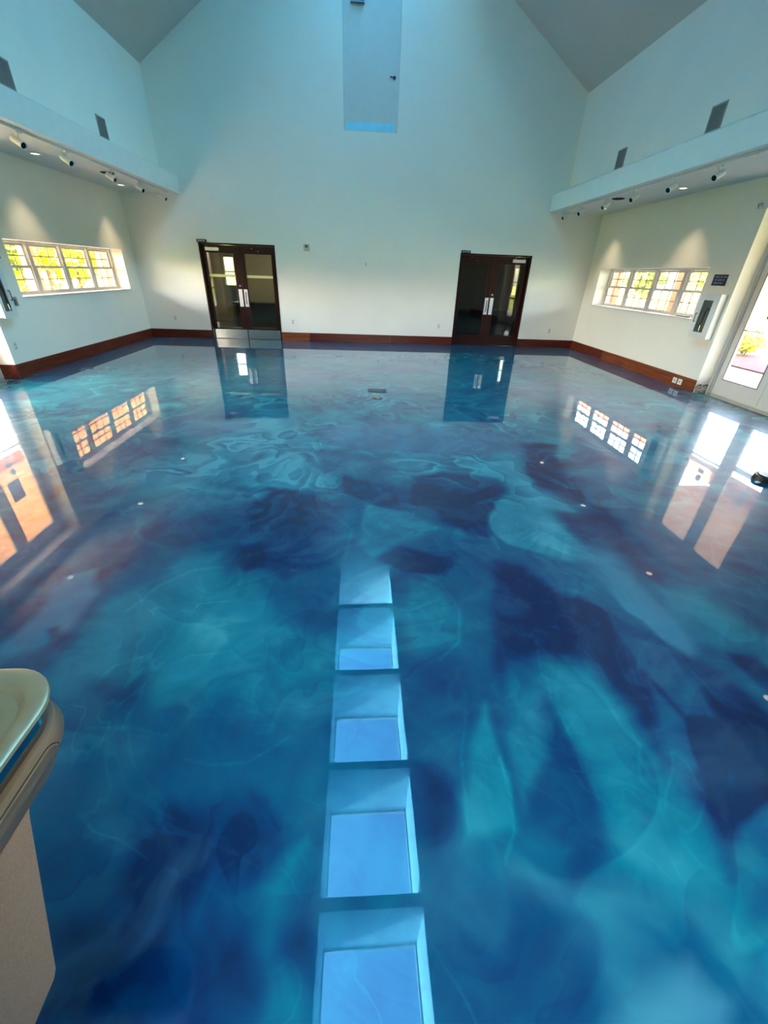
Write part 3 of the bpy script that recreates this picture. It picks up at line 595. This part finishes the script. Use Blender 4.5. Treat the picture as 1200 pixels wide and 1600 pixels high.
for y, lb in ((7.825, 'white square outlet set in the right baseboard, the one nearer the back wall'), (7.68, 'white square outlet set in the right baseboard, the one nearer the glass door')):
    t = thing('baseboard_outlet', lb, 'outlet', (XW-.02, y, .105)); MB().box(XW-.027, XW-.0205, y-.055, y+.055, .055, .155).build('cover_plate', PLASTIC, t, bevel=.002)
    MB().box(XW-.029, XW-.0265, y-.02, y+.02, .085, .125).build('socket', MATS['socket_grey'], t)
t = thing('wall_sensor', 'small square grey thermostat high on the back wall right of the left double doors', 'thermostat', (-1.569, D, 2.185))
MB().box(-1.64, -1.50, D-.03, D-.0003, 2.11, 2.26).build('housing', mat('sensor_grey', (176, 178, 170), .5), t, bevel=.004)
MB().box(-1.60, -1.54, D-.033, D-.0295, 2.185, 2.235).build('display', mat('sensor_dark', (60, 62, 60), .3), t)
t = thing('wall_switch', 'tiny narrow wall switch in the middle of the back wall', 'switch', (-.082, D, 1.877))
MB().box(-.105, -.06, D-.008, D-.0003, 1.83, 1.925).build('cover_plate', PLASTIC, t); MB().box(-.092, -.073, D-.012, D-.0075, 1.85, 1.90).build('toggle', MATS['socket_grey'], t)
t = thing('floor_box', 'dark rectangular floor outlet box set in the blue floor', 'floor outlet', (.049, 6.93, 0))
MB().box(-.10, .20, 6.83, 7.05, .0008, .006).build('rim', mat('box_bronze', (26, 40, 48), .35, .5), t); MB().box(-.05, .15, 6.88, 6.99, .0065, .009).build('lid', mat('lid_grey', (60, 92, 104), .4, .3), t)
t = thing('round_floor_outlet', 'small round metal cap in the floor in front of the dark floor box', 'floor outlet', (.04, 6.49, 0))
MB().cyl((.04, 6.49, .0008), (.04, 6.49, .005), .085, n=28).build('ring', MATS['box_bronze'], t); MB().cyl((.04, 6.49, .0055), (.04, 6.49, .008), .05, n=28).build('cap', STEEL, t)
t = thing('round_puck', 'black round low puck standing on the floor at the right edge', 'floor stop', (3.90, 3.60, 0))
MB().cyl((3.90, 3.60, .001), (3.90, 3.60, .05), .115, .108, n=32).build('puck_body', mat('puck_black', (26, 24, 24), .5, var=.3, scale=30), t, smooth=True)
MB().cyl((3.90, 3.60, .0505), (3.90, 3.60, .058), .085, .08, n=32).build('puck_top', DARK, t, smooth=True)
b = MB().sphere((3.735, 3.52, .012), .03, sc=(1, .7, .38)).build('plastic_scrap', PLASTIC, smooth=True); tag(b, 'crumpled white scrap on the floor beside the black puck', 'scrap')
b = MB().prism([(8.22, 1.1645), (8.56, 1.1645), (8.55, 1.176), (8.23, 1.18)], 'x', 5.90, 5.95).build('putty_knife', mat('tool_dark', (58, 44, 38), .6)); tag(b, 'thin dark strip of wood lying on the right window sill', 'scrap wood')
b.name = 'wood_strip'

def sign(s):
    nm = 'right' if s > 0 else 'left'; x = s*XW
    t = thing('wall_sign', 'navy blue sign with three pale lines on the %s wall above the extinguisher cabinet' % nm, 'sign', (x, 7.68, 1.78))
    MB().box(x-s*.0005, x-s*.012, 7.53, 7.83, 1.70, 1.865).build('panel', NAVY, t)
    for k, (z, runs) in enumerate(((1.83, (.09, .05, .07)), (1.785, (.06, .08, .04)), (1.74, (.11, .06)))):
        y = 7.79; b = MB()
        for wd in runs: b.box(x-s*.012, x-s*.0132, y-wd, y, z-.010, z+.010); y -= wd+.02
        b.build('text_line', mat('sign_text', (120, 126, 160), .5), t)
sign(-1); sign(1)
def cabinet(s):
    nm = 'right' if s > 0 else 'left'; x = s*XW; xo = x-s*.10; ya, yb, za, zb = (7.36, 7.80, .89, 1.58) if s > 0 else (7.315, 7.605, .90, 1.56); ml = .13 if s > 0 else .06
    t = thing('extinguisher_cabinet', 'white fire extinguisher cabinet with dark tall window on the %s wall' % nm, 'cabinet', (x, (ya+yb)/2, za))
    MB().box(x-s*.0005, xo, ya, yb, za, zb).build('body', WHITE, t, bevel=.006)
    f = MB().box(xo-s*.001, xo-s*.022, ya, ya+ml, za, zb).box(xo-s*.001, xo-s*.022, yb-.09, yb, za, zb).box(xo-s*.001, xo-s*.022, ya+ml, yb-.09, za, za+.09).box(xo-s*.001, xo-s*.022, ya+ml, yb-.09, zb-.10, zb).build('door', WHITE, t)
    MB().box(xo-s*.006, xo-s*.010, ya+ml, yb-.09, za+.09, zb-.10).build('pane', glass('cabinet_glass', (.7, .74, .72)), f)
    MB().box(xo-s*.0005, xo-s*.003, ya+ml, yb-.09, za+.09, zb-.10).build('dark_backing', mat('cabinet_inside', (104, 112, 108), .7), f)
    yh = yb-.045; MB().tube([(xo-s*.022, yh, 1.14), (xo-s*.05, yh, 1.14), (xo-s*.05, yh, 1.27), (xo-s*.022, yh, 1.27)], .006).build('handle', mat('handle_dark', (50, 52, 52), .4), f)
    yq = 7.59 if s > 0 else 7.475
    # the neck and hose of the extinguisher show behind the pane
    MB().tube([(xo-s*.014, yq-.07, 1.33), (xo-s*.014, yq-.025, 1.36), (xo-s*.014, yq+.01, 1.30), (xo-s*.014, yq+.015, 1.15), (xo-s*.014, yq+.03, 1.05)], .009).build('hose', DARK, t)
    MB().cyl((xo-s*.013, yq, 1.0), (xo-s*.013, yq, 1.09), .010, n=12).build('nozzle', STEEL, t)
cabinet(-1); cabinet(1)
t = thing('card_reader', 'small grey reader box on the left wall just under the window corner', 'card reader', (-XW, 7.77, 1.04))
MB().box(-XW+.0005, -XW+.03, 7.705, 7.83, 1.04, 1.17).build('housing', mat('reader_grey', (150, 150, 148), .5), t, bevel=.003); MB().box(-XW+.03, -XW+.032, 7.72, 7.79, 1.055, 1.14).build('keypad', mat('reader_dark', (84, 86, 86), .4), t)
t = thing('emergency_light', 'white emergency lamp head high on the right wall by the glass door', 'lamp', (XW, 7.33, 2.79))
MB().box(XW-.0005, XW-.06, 7.20, 7.42, 2.73, 2.83).build('housing', WHITE, t, bevel=.006); MB().cyl((XW-.06, 7.34, 2.77), (XW-.10, 7.36, 2.755), .03, .036).build('lamp_head', mat('lamp_grey', (150, 150, 146), .4), t)

# vents high on the upper walls
def vent(s, y, label):
    x = s*XU; t = thing('wall_vent', label, 'vent', (x, y, 3.765), 'grey vents on the upper side walls')
    za, zb, ya, yb = 3.615, 3.92, y-.15, y+.15
    MB().box(x-s*.0005, x-s*.012, ya, yb, za, za+.018).box(x-s*.0005, x-s*.012, ya, yb, zb-.018, zb).box(x-s*.0005, x-s*.012, ya, ya+.018, za+.018, zb-.018).box(x-s*.0005, x-s*.012, yb-.018, yb, za+.018, zb-.018).build('frame', VENT, t)
    MB().box(x-s*.0005, x-s*.002, ya+.018, yb-.018, za+.018, zb-.018).build('backing', mat('vent_dark', (112, 112, 114), .8), t)
    for k in range(12):
        z = za+.028+k*.0225; MB().prism([(x-s*.002, z), (x-s*.011, z-.006), (x-s*.011, z-.002), (x-s*.002, z+.004)], 'y', ya+.018, yb-.018).build('slat', VENT, t)
vent(-1, 10.02, 'grey vent on the upper left wall, the one nearer the back wall'); vent(-1, 7.66, 'grey vent cut by the left edge of the photo, on the upper left wall')
vent(1, 10.13, 'grey vent on the upper right wall, the smaller one nearer the back wall'); vent(1, 7.64, 'larger grey vent on the upper right wall, nearer the camera')

# tracks, spots, downlights, round speakers
HEADY = {-1: [11.72, 10.6, 9.5, 8.22, 7.20], 1: [11.74, 10.92, 9.89, 8.90, 7.88, 6.91, 6.0]}
ORD = ['first', 'second', 'third', 'fourth', 'fifth', 'sixth', 'seventh']
def spot(s, y, label):
    x = s*4.60; t = thing('track_spotlight', label, 'spotlight', (x, y, ZS-.03), 'white spotlights on the soffit tracks')
    MB().box(x-.018, x+.018, y-.05, y+.05, ZS-.052, ZS-.0305).build('adapter', WHITE, t, bevel=.003)
    MB().cyl((x, y, ZS-.052), (x, y, ZS-.085), .009, n=10).tube([(x, y, ZS-.085), (x+s*.05, y-.01, ZS-.10)], .008).build('arm', WHITE, t)
    p = Vector((x+s*.095, y+.015, ZS-.09)); q = Vector((x-s*.05, y-.03, ZS-.18)); d = (q-p).normalized()
    br = MB().cyl(p+d*.012, q, .041, .041, n=24, cap=False).cyl(p, p+d*.012, .030, .041, n=24, cap=False).cyl(p-d*.001, p, .030, .030, n=24).cyl(q, q-d*.01, .041, .035, n=24, cap=False).build('barrel', WHITE, t, smooth=True)
    MB().cyl(q-d*.008, q-d*.012, .036, n=24).build('lens', LENS, t)
for s, nm in ((-1, 'left'), (1, 'right')):
    x = s*4.60
    tr = tag(MB().box(x-.018, x+.018, 1.6, 11.95, ZS-.03, ZS-.0004).box(x-.022, x+.022, 6.3, 6.42, ZS-.034, ZS-.0004).box(x-.022, x+.022, 9.2, 9.3, ZS-.034, ZS-.0004).build('light_track', WHITE), 'white lighting track under the %s soffit edge' % nm, 'light track')
    for i, y in enumerate(HEADY[s]): spot(s, y, '%s white track spotlight from the back wall under the %s soffit' % (ORD[i], nm))
    for i, y in enumerate((11.38, 8.69, 6.0, 3.3)):
        xx = s*5.33; t = thing('recessed_downlight', '%s lit recessed downlight from the back wall in the %s soffit' % (ORD[i], nm), 'downlight', (xx, y, ZS), 'recessed downlights in the soffits')
        n = 28; ring = [[(xx+r_*math.cos(2*PI*k/n), y+r_*math.sin(2*PI*k/n), z) for k in range(n)] for r_, z in ((.085, ZS-.0003), (.085, ZS-.006), (.065, ZS-.006), (.058, ZS-.0006))]
        MB().loft(ring, False, False).build('trim_ring', WHITE, t, smooth=True)
        MB().cyl((xx, y, ZS-.0012), (xx, y, ZS-.0004), .057, n=n).build('lamp', emit('downlight_glow', (1, .85, .62), .2), t)
        ld = bpy.data.lights.new('downlight_lamp', 'SPOT'); ld.energy = DL * 16; ld.color = (1, .76, .50); ld.spot_size = math.radians(74); ld.spot_blend = 1; ld.shadow_soft_size = .07
        lo = bpy.data.objects.new('downlight_lamp', ld); C.objects.link(lo); lo.location = (xx, y, ZS-.03); lo.rotation_euler = (0, -s*math.radians(8), 0)
    for i, y in enumerate((9.99, 4.6)):
        xx = s*4.90; t = thing('ceiling_speaker', 'flat black round speaker in the %s soffit, %s' % (nm, ('nearer the back wall', 'nearer the camera')[i]), 'speaker', (xx, y, ZS))
        MB().cyl((xx, y, ZS-.012), (xx, y, ZS-.0004), .112, .12, n=32).build('rim', mat('speaker_rim', (40, 40, 40), .6), t, smooth=True); MB().cyl((xx, y, ZS-.015), (xx, y, ZS-.0125), .10, n=32).build('grille', mat('speaker_grille', (22, 22, 22), .8), t)

# ------------------------------------------------------------------ drinking fountain on the near wall
def rr(x0, x1, y0, y1, r, z, n=10):
    pts = [(x0, y0, z), (x1, y0, z)]
    for k in range(n+1):
        a = PI/2*k/n; pts.append((x1-r+r*math.cos(a), y1-r+r*math.sin(a), z))
    for k in range(n+1):
        a = PI/2+PI/2*k/n; pts.append((x0+r+r*math.cos(a), y1-r+r*math.sin(a), z))
    return pts
FX0, FX1, FY0, FY1 = -1.325, -.855, Y0+.002, .628
def fl_(i, z, r=.11, by=None): return rr(FX0+i, FX1-i, (FY0 if by is None else FY0+by), FY1-i, max(r-i*.6, .03), z)
t = thing('drinking_fountain', 'grey wall-hung drinking fountain with steel basin at the lower left corner', 'drinking fountain', ((FX0+FX1)/2, FY0, .36))
basin = MB().loft([fl_(.012, .938), fl_(.0, .944), fl_(.001, .951), fl_(.006, .9535), fl_(.032, .952, by=.03), fl_(.040, .946, by=.04), fl_(.062, .915, .13, by=.06), fl_(.10, .905, .13, by=.09), fl_(.17, .898, .14, by=.15)], True, True).build('basin', mat('stainless', (206, 184, 148), .38, .8, var=.04, scale=25), t, smooth=True)
MB().loft([fl_(.012, .9375), fl_(.020, .884)], True, True).build('steel_band', mat('polished_steel', (150, 160, 166), .08, 1, var=.03), t, smooth=True)
AP = [(.886, .018), (.882, .010), (.872, .006), (.85, .004), (.83, .010), (.80, .028), (.765, .040), (.755, .05)]
MB().loft([fl_(i_, z_) for z_, i_ in AP], True, True).build('apron', mat('apron_grey', (112, 100, 86), .5, var=.03), t, smooth=True)
def apx(z):
    for (z1, i1), (z0, i0) in zip(AP, AP[1:]):
        if z0 <= z <= z1: return FX1 - (i0 + (i1-i0)*(z-z0)/(z1-z0))
    return FX1-.02
# oval push bars, on the right side and at the front
def stadium(cy, cz, ly, lz, n=10):
    out = []
    for k in range(n+1): a = -PI/2+PI*k/n; out.append((cy+ly/2-lz/2+lz/2*math.cos(a), cz+lz/2*math.sin(a)))
    for k in range(n+1): a = PI/2+PI*k/n; out.append((cy-ly/2+lz/2+lz/2*math.cos(a), cz+lz/2*math.sin(a)))
    return out
def pad(off, shrink): return [(apx(z)+off, y, z) for y, z in stadium(.40, .838, .25-shrink, .058-shrink, 16)]
MB().loft([pad(-.012, 0), pad(.001, 0), pad(.003, .005)], True, True).build('push_bar', mat('pad_grey', (104, 94, 80), .42, var=.03), t, smooth=True)
MB().loft([pad(-.012, -.005), pad(.0004, -.005)], True, True).build('push_bar_seam', mat('seam_dark', (44, 38, 34), .8), t)
MB().loft([[(x, FY1-.012+dy, z) for x, z in stadium((FX0+FX1)/2, .845, .24, .062)] for dy in (0, .016)], True, True).build('push_bar', MATS['pad_grey'], t, smooth=True)
MB().loft([[(-1.13+.075*k_*math.cos(2*PI*i/24), .47+.065*k_*math.sin(2*PI*i/24), z) for i in range(24)] for k_, z in ((1, .900), (.92, .925), (.6, .945), (.3, .951))], False, True).build('bubbler_guard', MATS['stainless'], t, smooth=True)
MB().tube([(-1.12, .44, .945), (-1.12, .45, .975), (-1.10, .47, .985)], .011).build('bubbler', STEEL, t, smooth=True)
MB().prism([(FY0, .757), (.452, .757), (.444, .745), (.313, .374), (.300, .360), (FY0, .356)], 'x', -1.28, -.90).build('cabinet', mat('speckled_grey', (156, 134, 122), .55, var=.14, scale=260, bump=.15, bscale=400), t, bevel=.004)

# ------------------------------------------------------------------ vestibule behind the camera
b = MB(); b.box(-2.2, -2.0, -3.2, -.1, 0, 2.8).box(2.4, 2.6, -3.2, -.1, 0, 2.8).box(-2.2, -.9, -3.4, -3.2, 0, 2.8).box(1.4, 2.6, -3.4, -3.2, 0, 2.8).box(-.9, 1.4, -3.4, -3.2, 2.4, 2.8)
struct(b.build('wall_vestibule', WALL)); struct(MB().box(-2.2, 2.6, -3.4, -.1, 2.8, 2.95).build('ceiling_vestibule', CEIL))
struct(MB().box(-.3, .8, -2.1, -1.0, 2.78, 2.799).build('ceiling_lamp', emit('vestibule_glow', (1, .93, .84), 1.2)))  # added glow panel out of view, brightens the near floor and fountain
r = sroot('door_6', None, None)
for a, c in ((-.88, .245), (.255, 1.38)):
    lf = MB().box(a, a+.11, -3.33, -3.28, .01, 2.38).box(c-.11, c, -3.33, -3.28, .01, 2.38).box(a+.11, c-.11, -3.33, -3.28, .01, .27).box(a+.11, c-.11, -3.33, -3.28, 2.25, 2.38).build('door_leaf', FRAME, r); MB().box(a+.11, c-.11, -3.31, -3.302, .27, 2.25).build('pane', GLASS, lf)
portal((.25, -3.45, 1.2), (PI/2, 0, 0), 2.3, 2.4)

# ------------------------------------------------------------------ lobby beyond the wooden doors
HB = mat('lobby_wall', (150, 142, 120), .8, var=.05)
b = MB(); ya, yb = D+.3, 17.0
b.box(-XW-.1, XW+.1, yb, yb+.2, 0, 1.15).box(-XW-.1, -4.98, yb, yb+.2, 1.15, 2.0).box(-4.62, 5.34, yb, yb+.2, 1.15, 2.0).box(5.56, XW+.1, yb, yb+.2, 1.15, 2.0).box(-XW-.1, XW+.1, yb, yb+.2, 2.0, 3.0)
b.box(-XW-.3, -XW-.1, ya, yb, 0, 3.0).box(XW+.1, XW+.3, ya, yb, 0, 3.0).box(-.1, .1, ya, yb, 0, 3.0)
struct(b.build('wall_lobby', HB)); struct(MB().box(-XW-.3, XW+.3, ya, yb+.2, 3.0, 3.1).build('ceiling_lobby', HB)); struct(MB().box(-XW-.3, XW+.3, D-.02, yb+.2, -.1, -.003).build('floor_lobby', mat('lobby_floor', (70, 66, 60), .3)))
for k, (a, c) in enumerate(((-4.98, -4.62), (5.34, 5.56))):
    r = sroot('window_%d' % (9+k), None, None); MB().box(a, c, yb+.09, yb+.095, 1.15, 2.0).build('pane', GLASS, r); MB().box(a, c, yb+.07, yb+.12, 1.55, 1.58).box(a, a+.02, yb+.07, yb+.12, 1.15, 2.0).box(c-.02, c, yb+.07, yb+.12, 1.15, 2.0).build('window_frame', FRAME, r)
for x0, x1, lb in ((-4.3, -2.0, 'dark counter in the lobby behind the left wooden doors'), (2.2, 4.9, 'dark counter in the lobby behind the right wooden doors')):
    t = thing('lobby_counter', lb, 'counter', ((x0+x1)/2, 15.6, 0)); MB().box(x0, x1, 15.3, 15.9, -.002, .66).build('counter_body', mat('counter_grey', (78, 76, 70), .6), t); MB().box(x0-.05, x1+.05, 15.22, 15.95, .661, .72).build('countertop', mat('counter_black', (20, 18, 17), .3), t)
for x0, lb in ((-4.52, 'tan wall column seen through the left wooden doors'), (4.95, 'pale wall column seen through the right wooden doors')):
    struct(MB().box(x0, x0+.3, 16.6, 16.99, 0, 3).build('lobby_pilaster', mat('pilaster_tan', (176, 158, 128), .8)))
for x0 in (-3.2, 3.3):
    ld = bpy.data.lights.new('lobby_lamp', 'AREA'); ld.size = .6; ld.energy = 64 if x0 < 0 else 9; ld.color = (1, .88, .66); lo = bpy.data.objects.new('lobby_lamp', ld); C.objects.link(lo); lo.location = (x0, 15.0, 2.93)  # added lamps, unseen, set how bright each lobby half looks
    t = thing('lobby_light_panel', 'square ceiling light in the lobby behind the %s wooden doors' % ('left' if x0 < 0 else 'right'), 'ceiling light', (x0, 15, 2.99)); MB().box(x0-.32, x0+.32, 14.68, 15.32, 2.96, 2.999).build('panel_frame', WHITE, t); MB().box(x0-.28, x0+.28, 14.72, 15.28, 2.955, 2.9595).build('diffuser', emit('panel_glow', (1, .9, .7), .3), t)  # added glowing panel to go with the lobby fill

# ------------------------------------------------------------------ outside: porches, lawn, planting
struct(MB().box(-90, 90, -60, 120, -.25, -.22).build('ground_lawn', LAWN))
for s, nm in ((-1, 'left'), (1, 'right')):
    struct(MB().box(s*(XW+TW), s*8.9, -4, 19, -.2, -.012).build('ground_porch_slab', CONC))
    r = sroot('porch_ceiling', None, None); n = 16
    for k in range(n):
        xa = s*(XW+TW+.003+k*.235); ye = 19 if s < 0 or k < 9 else 9.8; MB().box(xa, xa+s*.229, -4, ye, 3.1+(.004 if k % 2 else 0), 3.13).build('plank', PORCH if s < 0 else PORCHR, r)
    struct(MB().box(s*(9.5 if s < 0 else 9.5), s*9.84, -4, 19, 2.95 if s < 0 else 2.75, 3.1).build('porch_beam', POST)); struct(MB().box(s*(XW+TW), s*10.3, -4.2, 9.85, 3.17, 3.3).box(s*(XW+TW), s*(10.3 if s < 0 else 8.35), 9.851, 19.2, 3.17, 3.3).build('porch_roof', mat('roof_grey', (120, 116, 110), .8)))
    for i, y in enumerate(((14.25, 18.15, 1.5) if s < 0 else (13.97, 17.75, 1.5))):
        t = thing('porch_post', 'salmon porch post outside the %s windows, %s' % (nm, ('seen through the panes', 'farther along by the back corner', 'near the camera end')[i]), 'post', (s*9.64, y, -.22), 'porch posts')
        MB().box(s*9.5, s*9.78, y-.14, y+.14, -.22, 2.95 if s < 0 else 2.75).build('shaft', POST, t, bevel=.01); MB().box(s*9.47, s*9.81, y-.17, y+.17, -.22, .1).build('plinth', POST, t, bevel=.01)
struct(MB().box(9.2, 14.2, 4, 19, -.22, -.03).build('ground_mulch', MULCH)); struct(MB().box(16.5, 24, -20, 60, -.22, -.2).build('ground_road', CONC)); struct(MB().box(-14, -9.2, 4, 19, -.22, -.03).build('ground_mulch', MULCH))
def leafball(name, m, n, size, rad, zc, seed, parent=None, sq=.8, trunk=0):
    rs = random.Random(seed); b = MB()
    for _ in range(n):
        a = rs.uniform(0, 2*PI); u = rs.uniform(-1, 1); r_ = rad*(rs.random()**.33); lump = 1+.22*math.sin(3*a+seed)+.15*math.sin(5*u+seed*2)
        c = Vector((r_*lump*math.sqrt(1-u*u)*math.cos(a), r_*lump*math.sqrt(1-u*u)*math.sin(a), zc+r_*u*sq*lump))
        d = Vector((rs.gauss(0, 1), rs.gauss(0, 1), rs.gauss(0, 1))).normalized(); e = d.orthogonal().normalized()*size*.5; d = d*size
        b.add([c-d, c+e, c+d, c-e], [(0, 1, 2, 3)])
    return b
def shrub(name, label, cat, loc, rad, m, seed, n, size, zc=None, trunk=0, group=None, src=[]):
    t = thing(name, label, cat, (0, 0, 0), group)
    o = leafball(name, m, n, size, rad, (zc if zc else rad*.75), seed).build('foliage', m, t); o['kind'] = 'stuff'
    tb = MB()
    if trunk: tb.cyl((0, 0, -.02), (0, 0, zc), trunk, trunk*.5, 10)
    else:
        for k in range(4): tb.cyl((.03*k, 0, -.02), (rad*.4*math.cos(k*1.7), rad*.4*math.sin(k*1.7), rad*.8), .012, .006, 6)
    tb.build('trunk' if trunk else 'stems', BARK, t); t.location = loc; return t
k = 0
for (x, y, r_, w_) in ((10.9, 12.2, .5, 'outside the right glass door, left of the pair'), (11.6, 13.6, .6, 'outside the right glass door, right of the pair'), (11.2, 16.4, .6, 'outside the right window'), (12.2, 18.2, .7, 'beyond the right window, farthest'), (-11.0, 12.2, .6, 'outside the left window, nearest'), (-11.4, 15.2, .7, 'outside the left window, middle'), (-12.0, 18, .8, 'outside the left window, farthest'), (10.8, 9.0, .45, 'outside the right glass door, nearest')):
    k += 1; shrub('shrub', 'low bright green shrub in mulch %s' % w_, 'shrub', (x, y, -.03), r_, LEAFA, k, 420, .07, group='shrubs in the mulch beds')
tr = [(-18, 17, 2.2, 'm'), (-18, 24, 2.2, 'n'), (-18, 31, 2.2, 'o'), (-18, 38.5, 2.4, 'p'), (-26, 22, 2.8, 'a'), (-26, 31, 2.8, 'b'), (-26, 41, 2.8, 'c'), (-36, 36, 4.0, 'd'), (-34, 60, 4.2, 'f'), (40, 42, 2.4, 'g'), (44, 58, 2.8, 'h'), (31, 50, 2.0, 'i'), (55, 50, 3.0, 'j'), (36, 70, 2.8, 'k')]
names_l = ['leftmost of the front row', 'second of the front row', 'third of the front row', 'rightmost of the front row', 'second-row left', 'second-row middle', 'second-row right', 'big rear', 'farthest', 'left', 'tall', 'small', 'right', 'distant']
for i, (x, y, r_, _) in enumerate(tr):
    side = 'left' if x < 0 else 'right'
    shrub('tree', '%s leafy tree on the lawn seen through the %s windows' % (names_l[i], side), 'tree', (x, y, -.22), r_, LEAFB if i % 2 else LEAFA, 40+i, 1300, .26, zc=r_*1.15, trunk=.16, group='trees beyond the lawn')
for o in list(bpy.data.objects):
    if '_org' in o: del o['_org']
